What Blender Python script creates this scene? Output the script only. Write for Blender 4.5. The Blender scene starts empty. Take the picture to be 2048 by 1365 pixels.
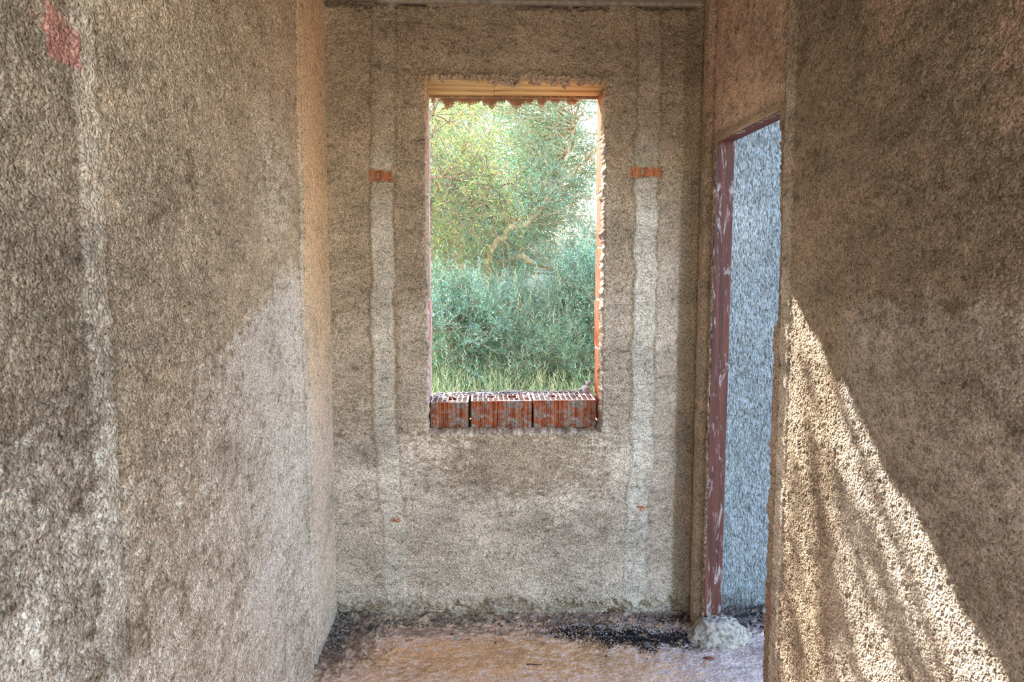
import bpy, math, random
import numpy as np
from mathutils import Vector, noise as mnoise

# ------------------------------------------------------------------ camera, sky, sun, exposure
S = bpy.context.scene
COL = S.collection
R = math.radians
cam_d = bpy.data.cameras.new('camera'); cam = bpy.data.objects.new('camera', cam_d); COL.objects.link(cam)
cam.location = (0, 0, 1.6)
cam.rotation_euler = (R(90-5.9187), R(-0.068), R(-1.9955))
cam_d.sensor_width = 36; cam_d.lens = 1602.58/2048*36; cam_d.clip_start = .02; cam_d.clip_end = 300
S.camera = cam
SUN = Vector((.412, -1.08, -.635)).normalized()          # travel direction of the sunlight
w = bpy.data.worlds.new('world'); S.world = w; w.use_nodes = True
nt = w.node_tree; nt.nodes.clear()
sky = nt.nodes.new('ShaderNodeTexSky'); sky.sky_type = 'NISHITA'; sky.sun_disc = False
sky.sun_elevation = math.asin(-SUN.z); sky.sun_rotation = math.atan2(-SUN.x, -SUN.y)
sky.air_density = 1.0; sky.dust_density = 1.0; sky.ozone_density = 1.0; sky.altitude = 50
bg = nt.nodes.new('ShaderNodeBackground'); bg.inputs[1].default_value = 1.0
wo = nt.nodes.new('ShaderNodeOutputWorld')
nt.links.new(sky.outputs[0], bg.inputs[0]); nt.links.new(bg.outputs[0], wo.inputs[0])
sd = bpy.data.lights.new('sun', 'SUN'); so = bpy.data.objects.new('sun', sd); COL.objects.link(so)
sd.energy = 17.5; sd.color = (1, .97, .91); sd.angle = R(.45)
so.location = (-4, 12, 8); so.rotation_euler = SUN.to_track_quat('-Z', 'Y').to_euler()
S.view_settings.view_transform = 'Standard'; S.view_settings.look = 'None'
S.view_settings.gamma = 1; S.view_settings.exposure = 0.44; S.view_settings.use_curve_mapping = False
S.cycles.max_bounces = 7; S.cycles.diffuse_bounces = 5; S.cycles.transparent_max_bounces = 8

# ------------------------------------------------------------------ room measures
XL, XR, D, H = -.6607, .9198, 3.4322, 2.6534
WX0, WX1, WZ0, WZ1, YO = -.239, .508, .846, 2.338, 3.76
DF, DN, DH, XR2 = 3.2226, 2.5229, 2.0677, 1.0
rng = np.random.default_rng(7); random.seed(7)

# ------------------------------------------------------------------ helpers
def tag(o, label=None, cat=None, group=None, kind=None):
    if label: o['label'] = label
    if cat: o['category'] = cat
    if group: o['group'] = group
    if kind: o['kind'] = kind
    return o
def empty(name, loc=(0, 0, 0)):
    o = bpy.data.objects.new(name, None); o.location = loc; o.empty_display_size = .05; COL.objects.link(o); return o
def raw(name, V, F4=None, F3=None, mat=None, parent=None, smooth=True, col=None, mi=None):
    V = np.asarray(V, np.float32); me = bpy.data.meshes.new(name)
    F4 = np.zeros((0, 4), np.int32) if F4 is None else np.asarray(F4, np.int32).reshape(-1, 4)
    F3 = np.zeros((0, 3), np.int32) if F3 is None else np.asarray(F3, np.int32).reshape(-1, 3)
    me.vertices.add(len(V)); me.vertices.foreach_set('co', V.ravel())
    n4, n3 = len(F4), len(F3)
    me.loops.add(n4*4+n3*3); me.loops.foreach_set('vertex_index', np.concatenate([F4.ravel(), F3.ravel()]).astype(np.int32))
    me.polygons.add(n4+n3)
    st = np.concatenate([np.arange(n4)*4, n4*4+np.arange(n3)*3]).astype(np.int32)
    me.polygons.foreach_set('loop_start', st)
    me.polygons.foreach_set('use_smooth', np.full(n4+n3, smooth))
    if col is not None:
        a = me.color_attributes.new('Col', 'FLOAT_COLOR', 'POINT')
        c = np.ones((len(V), 4), np.float32); c[:, :3] = col; a.data.foreach_set('color', c.ravel())
    me.update(calc_edges=True); me.validate()
    if mat is not None:
        for m in (mat if isinstance(mat, list) else [mat]): me.materials.append(m)
    if mi is not None: me.polygons.foreach_set('material_index', np.asarray(mi, np.int32))
    o = bpy.data.objects.new(name, me); COL.objects.link(o)
    if parent is not None: o.parent = parent
    return o
class MB:
    def __init__(s): s.v = []; s.f = []; s.c = []
    def box(s, x0, x1, y0, y1, z0, z1, c=None):
        b = len(s.v)
        s.v += [(x0,y0,z0),(x1,y0,z0),(x1,y1,z0),(x0,y1,z0),(x0,y0,z1),(x1,y0,z1),(x1,y1,z1),(x0,y1,z1)]
        s.f += [(b,b+3,b+2,b+1),(b+4,b+5,b+6,b+7),(b,b+1,b+5,b+4),(b+1,b+2,b+6,b+5),(b+2,b+3,b+7,b+6),(b+3,b,b+4,b+7)]
        if c is not None: s.c += [c]*8
    def build(s, name, mat, parent=None, smooth=False, loc=None, bevel=0):
        me = bpy.data.meshes.new(name); me.from_pydata(s.v, [], s.f); me.materials.append(mat)
        if smooth: me.polygons.foreach_set('use_smooth', [True]*len(me.polygons))
        if s.c:
            a = me.color_attributes.new('Col', 'FLOAT_COLOR', 'POINT')
            a.data.foreach_set('color', np.array([(*c, 1) for c in s.c], np.float32).ravel())
        o = bpy.data.objects.new(name, me); COL.objects.link(o)
        if parent is not None: o.parent = parent
        if loc is not None: o.location = loc
        if bevel:
            b = o.modifiers.new('b', 'BEVEL'); b.width = bevel; b.segments = 2
        return o
def bp(shape, step, wu, wv, bw=.35, seed=0):
    """band-passed noise, wavelengths in metres along axis 0 (u) and axis 1 (v)"""
    r = np.random.default_rng(seed); n = r.standard_normal(shape)
    fu = np.fft.fftfreq(shape[0], step)[:, None]; fv = np.fft.rfftfreq(shape[1], step)[None, :]
    k = np.sqrt((fu*wu)**2+(fv*wv)**2)
    g = np.fft.irfft2(np.fft.rfft2(n)*np.exp(-((k-1)/bw)**2/2), s=shape)
    return g/g.std()
def fr(shape, step, w0, slope=1.6, seed=0, au=1., av=1.):
    """fractal noise whose largest features measure w0"""
    r = np.random.default_rng(seed+999); n = r.standard_normal(shape)
    fu = np.fft.fftfreq(shape[0], step)[:, None]*au; fv = np.fft.rfftfreq(shape[1], step)[None, :]*av
    k = np.sqrt(fu**2+fv**2)*w0
    g = np.fft.irfft2(np.fft.rfft2(n)*(1+k*k)**(-slope/2-.25), s=shape)
    return (g-g.mean())/g.std()
def ss(a, b, x): t = np.clip((x-a)/(b-a), 0, 1); return t*t*(3-2*t)
def mix(a, b, m): return a*(1-m[..., None])+np.asarray(b)*m[..., None]
def blob(U, V, cu, cv, ru, rv, nz, e=.35):
    d = np.sqrt(((U-cu)/ru)**2+((V-cv)/rv)**2)+nz*.25
    return 1-ss(1-e, 1+e, d)

# ------------------------------------------------------------------ materials
def M(name): 
    m = bpy.data.materials.new(name); m.use_nodes = True; n = m.node_tree; b = n.nodes['Principled BSDF']; return m, n, b
def pos(n):
    g = n.nodes.new('ShaderNodeTexCoord'); return g.outputs['Object']
def noise_n(n, scale, detail=4, rough=.6, vec=None, st=None, dist=0):
    t = n.nodes.new('ShaderNodeTexNoise'); t.inputs['Scale'].default_value = scale; t.inputs['Detail'].default_value = detail
    t.inputs['Roughness'].default_value = rough; t.inputs['Distortion'].default_value = dist
    v = vec or pos(n)
    if st:
        mp = n.nodes.new('ShaderNodeMapping'); mp.inputs['Scale'].default_value = st; n.links.new(v, mp.inputs[0]); v = mp.outputs[0]
    n.links.new(v, t.inputs['Vector']); return t
def ramp(n, src, stops):
    r = n.nodes.new('ShaderNodeValToRGB'); e = r.color_ramp.elements
    while len(e) < len(stops): e.new(.5)
    for i, (p, c) in enumerate(stops): e[i].position = p; e[i].color = (*c, 1) if len(c) == 3 else c
    n.links.new(src, r.inputs[0]); return r.outputs[0]
def mixc(n, a, b, f, mode='MIX'):
    x = n.nodes.new('ShaderNodeMix'); x.data_type = 'RGBA'; x.blend_type = mode
    for s, k in ((a, 6), (b, 7)):
        if hasattr(s, 'type') and not isinstance(s, tuple): n.links.new(s, x.inputs[k])
        else: x.inputs[k].default_value = (*s, 1)
    if isinstance(f, (int, float)): x.inputs[0].default_value = f
    else: n.links.new(f, x.inputs[0])
    return x.outputs[2]
def bump(n, b, h, strength, dist):
    x = n.nodes.new('ShaderNodeBump'); x.inputs['Strength'].default_value = strength; x.inputs['Distance'].default_value = dist
    n.links.new(h, x.inputs['Height']); n.links.new(x.outputs[0], b.inputs['Normal'])
def plaster_mat(name, st=(1, 1, 1.2), scale=135, dist=.0038, strength=.9, mottle=.8):
    m, n, b = M(name)
    at = n.nodes.new('ShaderNodeAttribute'); at.attribute_name = 'Col'
    w_ = noise_n(n, 60, 0, .5); av = n.nodes.new('ShaderNodeMixRGB'); av.blend_type = 'LINEAR_LIGHT'; av.inputs[0].default_value = .0022
    n.links.new(pos(n), av.inputs[1]); n.links.new(w_.outputs['Color'], av.inputs[2])
    mp = n.nodes.new('ShaderNodeMapping'); mp.inputs['Scale'].default_value = st; n.links.new(av.outputs[0], mp.inputs[0])
    vo = n.nodes.new('ShaderNodeTexVoronoi'); vo.feature = 'F1'; vo.inputs['Scale'].default_value = scale
    n.links.new(mp.outputs[0], vo.inputs['Vector'])
    t1 = noise_n(n, scale*1.4, 2, .65, st=st); t2 = noise_n(n, scale*4, 0, .6)
    cr = ramp(n, vo.outputs['Color'], [(.12, (.62, .58, .53)), (.5, (1, 1, 1)), (.9, (1.22, 1.22, 1.22))])
    v = ramp(n, t1.outputs[0], [(.33, (.30, .26, .20)), (.45, (.92, .91, .89)), (.62, (1.2, 1.2, 1.2))])
    v2 = ramp(n, t2.outputs[0], [(.3, (.75, .73, .70)), (.65, (1.15, 1.15, 1.15))])
    c = mixc(n, at.outputs['Color'], cr, mottle, 'MULTIPLY'); c = mixc(n, c, v, mottle, 'MULTIPLY'); c = mixc(n, c, v2, mottle*.8, 'MULTIPLY')
    n.links.new(c, b.inputs['Base Color']); b.inputs['Roughness'].default_value = .95; b.inputs['Specular IOR Level'].default_value = .15
    def ma(op, x, y):
        q = n.nodes.new('ShaderNodeMath'); q.operation = op
        for i_, z in enumerate((x, y)):
            if isinstance(z, (int, float)): q.inputs[i_].default_value = z
            else: n.links.new(z, q.inputs[i_])
        return q.outputs[0]
    hgt = ma('ADD', ma('MULTIPLY', vo.outputs['Distance'], -1.3), ma('MULTIPLY', t1.outputs[0], .9))
    bump(n, b, hgt, strength, dist); return m
PL = plaster_mat('plaster')
PLW = plaster_mat('plaster_pale', scale=115, dist=.005, st=(1, 1, .45))
FLM = plaster_mat('floor_screed', st=(1, 1, 1), scale=130, dist=.0015, mottle=.45)
def attr_mat(name, rough=.9, sc=120, dist=.002, mottle=.5, st=None):
    m, n, b = M(name)
    at = n.nodes.new('ShaderNodeAttribute'); at.attribute_name = 'Col'
    t = noise_n(n, sc, 4, .6, st=st); v = ramp(n, t.outputs[0], [(.3, (.5, .5, .5)), (.65, (1.15, 1.15, 1.15))])
    n.links.new(mixc(n, at.outputs['Color'], v, mottle, 'MULTIPLY'), b.inputs['Base Color'])
    b.inputs['Roughness'].default_value = rough; b.inputs['Specular IOR Level'].default_value = .2
    bump(n, b, t.outputs[0], .8, dist); return m
CRUMB = attr_mat('crumb')
def brick_mat(name, red, smear, lo=.47, hi=.56, sc=14, st=None, dust=False):
    m, n, b = M(name)
    t = noise_n(n, sc, 6, .68, st=st, dist=.6); t2 = noise_n(n, 70, 3, .6, st=(1, 1, .12)); t3 = noise_n(n, 45, 5, .7)
    r_ = mixc(n, red, tuple(c*.45 for c in red), ramp(n, t2.outputs[0], [(.38, (1, 1, 1)), (.58, (0, 0, 0))]))
    s_ = mixc(n, smear, tuple(c*.5 for c in smear), ramp(n, t3.outputs[0], [(.42, (1, 1, 1)), (.58, (0, 0, 0))]))
    f = ramp(n, t.outputs[0], [(lo, (0, 0, 0)), (hi, (1, 1, 1))])
    cc = mixc(n, r_, s_, f)
    if dust:
        gn = n.nodes.new('ShaderNodeNewGeometry'); sp = n.nodes.new('ShaderNodeSeparateXYZ'); n.links.new(gn.outputs['True Normal'], sp.inputs[0])
        sz = n.nodes.new('ShaderNodeSeparateXYZ'); n.links.new(pos(n), sz.inputs[0]); m1 = n.nodes.new('ShaderNodeMath'); m1.operation = 'GREATER_THAN'; m1.inputs[1].default_value = .105; n.links.new(sz.outputs[2], m1.inputs[0])
        m2 = n.nodes.new('ShaderNodeMath'); m2.operation = 'MULTIPLY'; n.links.new(m1.outputs[0], m2.inputs[0]); n.links.new(ramp(n, sp.outputs[2], [(.8, (0, 0, 0)), (.95, (.8, .8, .8))]), m2.inputs[1])
        cc = mixc(n, cc, (.80, .64, .56), m2.outputs[0])
    n.links.new(cc, b.inputs['Base Color']); b.inputs['Roughness'].default_value = .88
    b.inputs['Specular IOR Level'].default_value = .2
    bump(n, b, t.outputs[0], .7, .01); return m
BR_SILL = brick_mat('terracotta_sill', (.44, .11, .042), (.38, .31, .25), .46, .58, 20, dust=True)
BR_REV = brick_mat('terracotta_reveal', (.62, .15, .045), (.66, .42, .34), .50, .66, 12, (1, 1, .35))
BR_REVL = brick_mat('terracotta_pink', (.58, .20, .17), (.70, .54, .52), .46, .58, 12, (1, 1, .3))
BR_PATCH = brick_mat('terracotta_patch', (.56, .19, .08), (.52, .40, .28), .52, .62, 60, (1, 1, 1))
def wood_mat(name, a, b_, smear=None, axis=2, sc=26, lo=.55, hi=.66):
    m, n, b = M(name)
    st = [1, 1, 1]; st[axis] = .06
    t = noise_n(n, sc, 5, .62, st=tuple(st), dist=1.2); c = ramp(n, t.outputs[0], [(.36, a), (.5, tuple((x+y)/2 for x, y in zip(a, b_))), (.62, b_)])
    if smear:
        st2 = [1, 1, 1]; st2[axis] = .22
        t2 = noise_n(n, 34, 5, .75, st=tuple(st2), dist=.5); c = mixc(n, c, smear, ramp(n, t2.outputs[0], [(lo, (0, 0, 0)), (hi, (.75, .75, .75))]))
    n.links.new(c, b.inputs['Base Color']); b.inputs['Roughness'].default_value = .75
    bump(n, b, t.outputs[0], .5, .003); return m
WD_RED = wood_mat('red_brown_wood', (.045, .010, .006), (.13, .034, .018), (.42, .36, .36), lo=.555, hi=.66)
WD_RED_H = wood_mat('red_brown_wood_head', (.055, .010, .008), (.15, .035, .022), (.3, .22, .2), axis=1, lo=.62, hi=.74)
WD_LINT = wood_mat('pale_formwork_wood', (.46, .29, .11), (.78, .56, .27), axis=0, sc=34)
WD_BAT = wood_mat('batten_wood', (.20, .12, .06), (.42, .29, .17), axis=1, sc=34)
def plain(name, c, rough=.9, sc=60, var=.35, dist=.002):
    m, n, b = M(name); t = noise_n(n, sc, 4, .6)
    n.links.new(ramp(n, t.outputs[0], [(.3, tuple(x*(1-var) for x in c)), (.7, tuple(min(1, x*(1+var)) for x in c))]), b.inputs['Base Color'])
    b.inputs['Roughness'].default_value = rough; bump(n, b, t.outputs[0], .6, dist); return m
NET = plain('netting', (.42, .24, .14)); CONC = plain('ceiling_concrete', (.42, .36, .28), sc=40)
MORT = plain('mortar', (.50, .45, .40), sc=90, var=.5, dist=.006); BARK = plain('bark', (.30, .21, .13), sc=30, var=.5, dist=.01)
TWIG = plain('twig_bark', (.36, .27, .19), sc=50); SOIL = plain('dry_soil', (.34, .27, .17), sc=6, var=.4, dist=.02)
def leaf_mat(name, trans=.45, back=None, tl=(1.0, 1.0, .6)):
    m, n, b = M(name)
    at = n.nodes.new('ShaderNodeAttribute'); at.attribute_name = 'Col'; c = at.outputs['Color']
    if back:
        g = n.nodes.new('ShaderNodeNewGeometry'); c = mixc(n, c, back, 0.0); mx = c.node
        mm = n.nodes.new('ShaderNodeMath'); mm.operation = 'MULTIPLY'; mm.inputs[1].default_value = .4
        n.links.new(g.outputs['Backfacing'], mm.inputs[0]); n.links.new(mm.outputs[0], mx.inputs[0])
    n.links.new(c, b.inputs['Base Color']); b.inputs['Roughness'].default_value = .5; b.inputs['Specular IOR Level'].default_value = .35
    tr = n.nodes.new('ShaderNodeBsdfTranslucent'); n.links.new(mixc(n, c, tl, 1.0, 'MULTIPLY'), tr.inputs[0])
    ms = n.nodes.new('ShaderNodeMixShader'); ms.inputs[0].default_value = trans
    n.links.new(b.outputs[0], ms.inputs[1]); n.links.new(tr.outputs[0], ms.inputs[2])
    n.links.new(ms.outputs[0], n.nodes['Material Output'].inputs[0]); return m
OLIVE = leaf_mat('olive_leaf', .38, (.42, .52, .44), (1, 1.1, .7))
LEAFY = leaf_mat('green_leaf', .4, None, (1.1, 1.1, .6))
GRASS = leaf_mat('grass_blade', .4, None, (1, 1, .8))

# ------------------------------------------------------------------ plaster walls as displaced sheets
BROWN = np.array((.53, .405, .290)); PALE = np.array((.77, .675, .590)); STRIP = np.array((.70, .615, .515)); DARK_BROWN = np.array((.22, .155, .085))  # dark brown serves the grooves, the right edge strip and dirt specks
def sheet(name, us, vs, P, snap=None, sdf=None, thick=.05, lat=.016, keep=None, mat=PL, col=None, boxes=None, flip=False, dispN=None, dn=None):
    """grid of points P(U,V,d); sdf > 0 inside an opening, where the sheet turns back by `thick` and ends"""
    nu, nv = len(us), len(vs); U, V = np.meshgrid(us, vs, indexing='ij')
    d = dn
    if sdf is not None:
        L = lat if np.ndim(lat) else np.full_like(U, lat)
        t = np.clip(sdf/L, 0, 1); d = d*(1-.6*t)-thick*(t**.7)
        ok = sdf < L*1.0
        if snap is not None: U, V = snap(U, V, L)
    else: ok = np.ones_like(U, bool)
    if keep is not None: ok = ok & keep
    X = P(U, V, d)
    fm = ok[:-1, :-1] | ok[1:, :-1] | ok[1:, 1:] | ok[:-1, 1:]
    if keep is not None: fm = fm & keep[:-1, :-1] & keep[1:, 1:]
    idx = np.arange(nu*nv).reshape(nu, nv)
    q = np.stack([idx[:-1, :-1], idx[1:, :-1], idx[1:, 1:], idx[:-1, 1:]], -1)[fm]
    if flip: q = q[:, ::-1]
    used = np.unique(q); remap = np.zeros(nu*nv, np.int32); remap[used] = np.arange(len(used))
    V_ = X.reshape(-1, 3)[used]; C_ = col.reshape(-1, 3)[used]; q = remap[q]
    if boxes:
        b = MB()
        for bx in boxes: b.box(*bx)
        q = np.concatenate([q, np.array(b.f)+len(V_)]); V_ = np.concatenate([V_, np.array(b.v)]); C_ = np.concatenate([C_, np.tile(BROWN*.95, (len(b.v), 1))])
    o = raw(name, V_, q, mat=mat, col=np.maximum(C_, .01)/np.maximum(1, C_.max(1, keepdims=True)/.88)); return tag(o, kind='structure')
def axis(segs):
    out = []
    for a, b, st in segs:
        n = max(1, round((b-a)/st)); out += list(np.linspace(a, b, n, endpoint=False))
    return np.array(out+[segs[-1][1]])
def grain(sh, st, wu=.013, wv=.021, seed=1):
    g = bp(sh, st, wu*1.2, wu*1.35, .6, seed)*.42; g2 = bp(sh, st, .035, .06, .4, seed+1); g3 = fr(sh, st, .12, 1.4, seed+2, 1, .7)
    return g, g2*.35, g3*.6
def colour_noise(sh, st, seed):
    return fr(sh, st, .5, 1.1, seed, 1.6, 1), fr(sh, st, .06, 1.0, seed+5, 1.5, .8), bp(sh, st, .016, .04, .6, seed+9)

# ---- back wall (u = x, v = z)
st = .004
us = axis([(XL-.03, XR+.03, st)]); vs = axis([(0-.02, H+.02, st)])
sh = (len(us), len(vs)); U, V = np.meshgrid(us, vs, indexing='ij')
g, g2, g3 = grain(sh, st, .013, .017, 11); c0, c1, c2 = colour_noise(sh, st, 12)
wl = np.interp(V, [0, .4, .9, 1.4, 2.0, 2.65], [-.405, -.395, -.43, -.432, -.428, -.405])+fr(sh, st, .25, 1.4, 31, 99, 1)*.004
wr = np.interp(V, [0, .5, .76, 1.5, 2.0, 2.65], [.672, .68, .69, .692, .69, .69])+fr(sh, st, .25, 1.4, 32, 99, 1)*.005
eL = np.abs(U-wl)/.047+c1*.06; eR = np.abs(U-wr)/.048+c1*.06
sL, sR = 1-ss(.85, 1.1, eL), 1-ss(.85, 1.1, eR); stripm = np.maximum(sL, sR)
gro = np.maximum(np.exp(-((eL-1.12)/.13)**2), np.exp(-((eR-1.12)/.13)**2))*(.6+.4*ss(-.5, 1, c1))
amp = 1-.62*stripm
d = (.0022*g+.0014*g2)*amp+.0022*g3+.004*stripm-.005*gro*ss(-.6, .8, c0)
# smooth corner fillets
d += .02*np.exp(-((U-XR)/.02)**2)
# horizontal band left under the ceiling
topb = ss(H-.10, H-.085, V+c1*.004); d -= .004*topb; 
d -= .035*ss(H-.03, H-.014, V+.006*c1)*ss(-.2, .1, fr(sh, st, .5, 1.5, 77)+.35)
# crumbled foot of the plaster
foot = 1-ss(-.012, .012, V-(.055+.016*fr(sh, st, .10, 1.2, 40, 1, 3)+.012*ss(-.2, .3, np.abs(U-.1)-.2)))
d = d-foot*(.020+.010*g3)+foot*.003*g
# ragged lumps round the opening
rag = fr(sh, st, .07, 1.3, 41)
rx0 = WX0-.006+.003*rag; rx1 = WX1+.004-.003*rag; rz0 = WZ0+.004*fr(sh, st, .1, 1.3, 42); rz1 = WZ1+.006*fr(sh, st, .09, 1.2, 43)+.002
sdf = np.minimum(np.minimum(U-rx0, rx1-U), np.minimum(V-rz0, rz1-V))
near = np.exp(-(np.clip(-sdf, 0, 1)/.022)**2)
lump = np.clip(bp(sh, st, .035, .03, .5, 44)*.6+bp(sh, st, .02, .018, .5, 45)*.5+.4, 0, 3)
topm = ss(WZ1-.01, WZ1+.01, V)*np.exp(-((V-WZ1-.012)/.028)**2)*ss(WX0-.05, WX0, U)*(1-ss(WX1+.02, WX1+.06, U))
d += near*.006*lump+topm*.012*lump
d += .008*near*(1-ss(WZ0-.02, WZ0+.02, V))
# exposed brick spots: pockets
for (u0, u1, v0, v1) in ((-.478, -.382, 1.918, 1.966), (.62, .757, 1.94, 1.985)):
    pk = ss(-.3, .3, np.minimum(np.minimum(U-u0, u1-U), np.minimum(V-v0, v1-V))/.004+c1*.5); d -= .010*pk
# colours
pale = np.zeros(sh)
pale = np.maximum(pale, (1-ss(-.03, .04, V-(1.37+.05*c1+.10*np.exp(-((U+.55)/.06)**2)-.1)))*(1-ss(-.46, -.44, U+.01*c1))*.22)
pale = np.maximum(pale, (1-ss(-.05, .05, V-(1.38+.03*c1)))*ss(-.37, -.35, U)*(1-ss(-.25, -.2, U))*.4)
low = 1-ss(-.06, .08, V-(.80+.10*np.abs(U-.15)+.05*c1))
pale = np.maximum(pale, low*.75*(1-ss(.83, .845, U+.004*c1)))
pale = np.maximum(pale, ss(.735, .75, U)*(1-ss(.832, .842, U+.003*c1))*(1-ss(1.35, 1.95, V+.05*c1))*.85)
pale = np.maximum(pale, ss(.51, .54, U)*(1-ss(.62, .64, U))*(1-ss(-.04, .04, V-(1.47+.05*c1)))*.35)
under = blob(U, V, .17, .72, .40, .17, c1)*(1-ss(.5, .62, U)); pale = pale*(1-.95*under)
pale = np.clip(pale+.10*c0*pale, 0, 1)
C = mix(np.tile(BROWN*.90, sh+(1,)), np.array((.71, .60, .50)), pale)
C = mix(C, STRIP, stripm*(.15+.65*(1-ss(1.75, 2.0, V+.05*c1))))
C = mix(C, (.72, .65, .56), sR*(1-ss(1.9, 1.98, V))*ss(-.4, .6, c1+.3)*.6)
C = mix(C, (.56, .50, .40), np.maximum(blob(U, V, -.43, 2.0, .06, .045, c1), blob(U, V, .69, 2.03, .075, .07, c1))*.7)
C = mix(C, DARK_BROWN, gro*.55*ss(.3, 2.2, V+.5)); C = mix(C, DARK_BROWN, ss(.838, .85, U+.003*c1)*(.35+.25*ss(0, 1, c1)))  # grooves and the strip by the right corner coloured darker brown
C = mix(C, (.22, .19, .09), foot*.55*ss(-.5, 1, c1)); C = mix(C, DARK_BROWN*.6, ss(1.3, 2.6, -c1+.6*c2)*.35)
C = mix(C, (.60, .50, .34), topb*.25)
for (u0, v0) in ((-.372, .455), (.698, .500)):
    C = mix(C, (.62, .20, .10), blob(U, V, u0, v0, .016, .012, c1*2)*.85)
C = mix(C, (.70, .62, .55), near*ss(.2, 1.2, lump)*.5*(1-ss(1.9, 2.3, V)))
C = mix(C, (.66, .46, .22), near*ss(2.1, 2.3, V)*.35*(U < WX0+.05))
C *= (1+.10*c0+.07*c1)[..., None]
def snap_w(U, V, L):
    q = np.stack([U-rx0, rx1-U, V-rz0, rz1-V]); k = q.argmin(0); far = q.min(0) > L
    U = np.where(far & (k == 0), rx0+L, np.where(far & (k == 1), rx1-L, U)); V = np.where(far & (k == 2), rz0+L, np.where(far & (k == 3), rz1-L, V)); return U, V
lat = np.where(V > WZ1-.03, .007, np.where(V < WZ0+.03, .008, np.where(U < 0, .006, .008)))
wall_back = sheet('wall_back', us, vs, lambda U, V, d: np.stack([U, D-d, V], -1), snap=snap_w, sdf=sdf, thick=.065, lat=lat, dn=d, col=C,
    boxes=[(XL-.25, WX0-.028, D+.022, YO, -.3, H+.1), (WX1+.028, XR+.03, D+.022, YO, -.3, H+.1), (WX0-.03, WX1+.03, D+.022, YO-.002, -.3, WZ0-.004), (WX0-.03, WX1+.03, D+.03, YO-.002, WZ1+.022, H+.1)])

# ---- left wall (u = y, v = z)
us = axis([(-.5, .98, .06), (.98, D+.02, st)]); vs = axis([(-.02, H+.02, st)])
sh = (len(us), len(vs)); U, V = np.meshgrid(us, vs, indexing='ij')
g, g2, g3 = grain(sh, st, .012, .020, 21); c0, c1, c2 = colour_noise(sh, st, 22)
cl = np.interp(V, [0, .88, 1.35, 1.53, 1.9, 2.65], [1.40, 1.40, 1.395, 1.392, 1.395, 1.41])+fr(sh, st, .5, 1.9, 33, 99, 1)*.004
e1 = np.abs(U-cl)/.040+c1*.05; s1 = 1-ss(.8, 1.2, e1)
gl = np.interp(V, [0, .3, 1.5, 2.46, 2.65], [2.99, 2.975, 2.915, 2.94, 2.95])+fr(sh, st, .5, 1.5, 34, 99, 1)*.004
s2 = ss(-.004, .008, U-gl); gline = np.exp(-((U-gl)/.007)**2); g2line = np.exp(-((U-gl-.055)/.010)**2)
gdark = np.exp(-((U-cl-.046-.004*c1)/.010)**2)
d = (.0022*g+.0014*g2)*(1-.5*s1)*(1-.80*s2)+.0030*g3*(1-.6*s2)+.005*s1-.009*gdark*ss(-1, .8, c0+c1*.5)+.006*s2-.005*gline-.004*g2line
d -= .010*np.clip(c1-2.1, 0, 1)
def lb(U): return np.interp(U, [1.0, 1.2, 1.25, 1.35, 1.44, 1.6, 1.85, 1.95, 2.1, 2.28, 2.5, 2.6, 2.7, 2.95], [1.30, 1.385, 1.40, 1.38, 1.18, 1.22, 1.33, 1.37, 1.36, 1.42, 1.47, 1.52, 1.53, 1.54])
pl = (1-ss(-.03, .03, V-lb(U)-.022*c1-.01*c0))
pl = pl*np.clip(.40+.35*ss(1.9, 2.5, U)+.12*c0+.12*c1, 0, 1)*(1-.5*blob(U, V, 1.62, 1.2, .28, .3, c1))
wisp = blob(U, V, 2.6, 1.85, .30, .26, c1*1.5)*ss(-.4, .8, c1+.6*fr(sh, st, .08, 1.3, 35, 2.2, .3))
pale = np.maximum(pl, wisp*.75)
C = mix(np.tile(BROWN*1.16, sh+(1,)), BROWN*.68, (1-ss(1.34, 1.38, U))*.8+.25*blob(U, V, 1.5, 1.5, .16, .5, c1)); C = mix(C, PALE*1.12, pale)  # near end darkened: vignetting painted into the colour, along with damp brown plaster
C = mix(C, STRIP, s1*(.30+.25*(1-ss(1.2, 1.9, V)))); C = mix(C, (.78, .74, .68), s1*ss(.8, 2, c1+.4)*(1-ss(1.2, 1.6, V))*.55)
C = mix(C, (.95, .68, .43), s2*.9); C = mix(C, (.80, .69, .60), s2*.8*(1-ss(.7, 1.6, V+.06*c1))); C = mix(C, (.72, .68, .62), np.exp(-((U-gl-.02)/.02)**2)*(1-ss(1.9, 2.2, V))*.7)  # warm orange light on the smooth corner strip is painted into its colour
C = mix(C, DARK_BROWN, gdark*.5+gline*.45+g2line*.25)  # groove lines get a darker brown
C = mix(C, (.60, .27, .22), ss(-.4, .4, np.minimum(np.minimum(U-1.278, 1.372-U), np.minimum(V-1.905, 1.985-V-(U-1.28)*.25))/.010+c1*.15)*.85)
C = mix(C, DARK_BROWN*.7, blob(U, V, 1.87, 1.80, .035, .045, c1*1.5)*.45); C = mix(C, DARK_BROWN*.6, ss(1.5, 2.6, -c1+.7*c2)*.3)
C *= (1+.10*c0+.08*c1)[..., None]
wall_left = sheet('wall_left', us, vs, lambda U, V, d: np.stack([XL+d, U, V], -1), dn=d*ss(.9, 1.1, U), col=C, boxes=[(XL-.25, XL-.012, -3.0, D+.2, -.3, H+.1)])  # unseen stretch behind the camera added to keep light off the right wall

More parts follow.
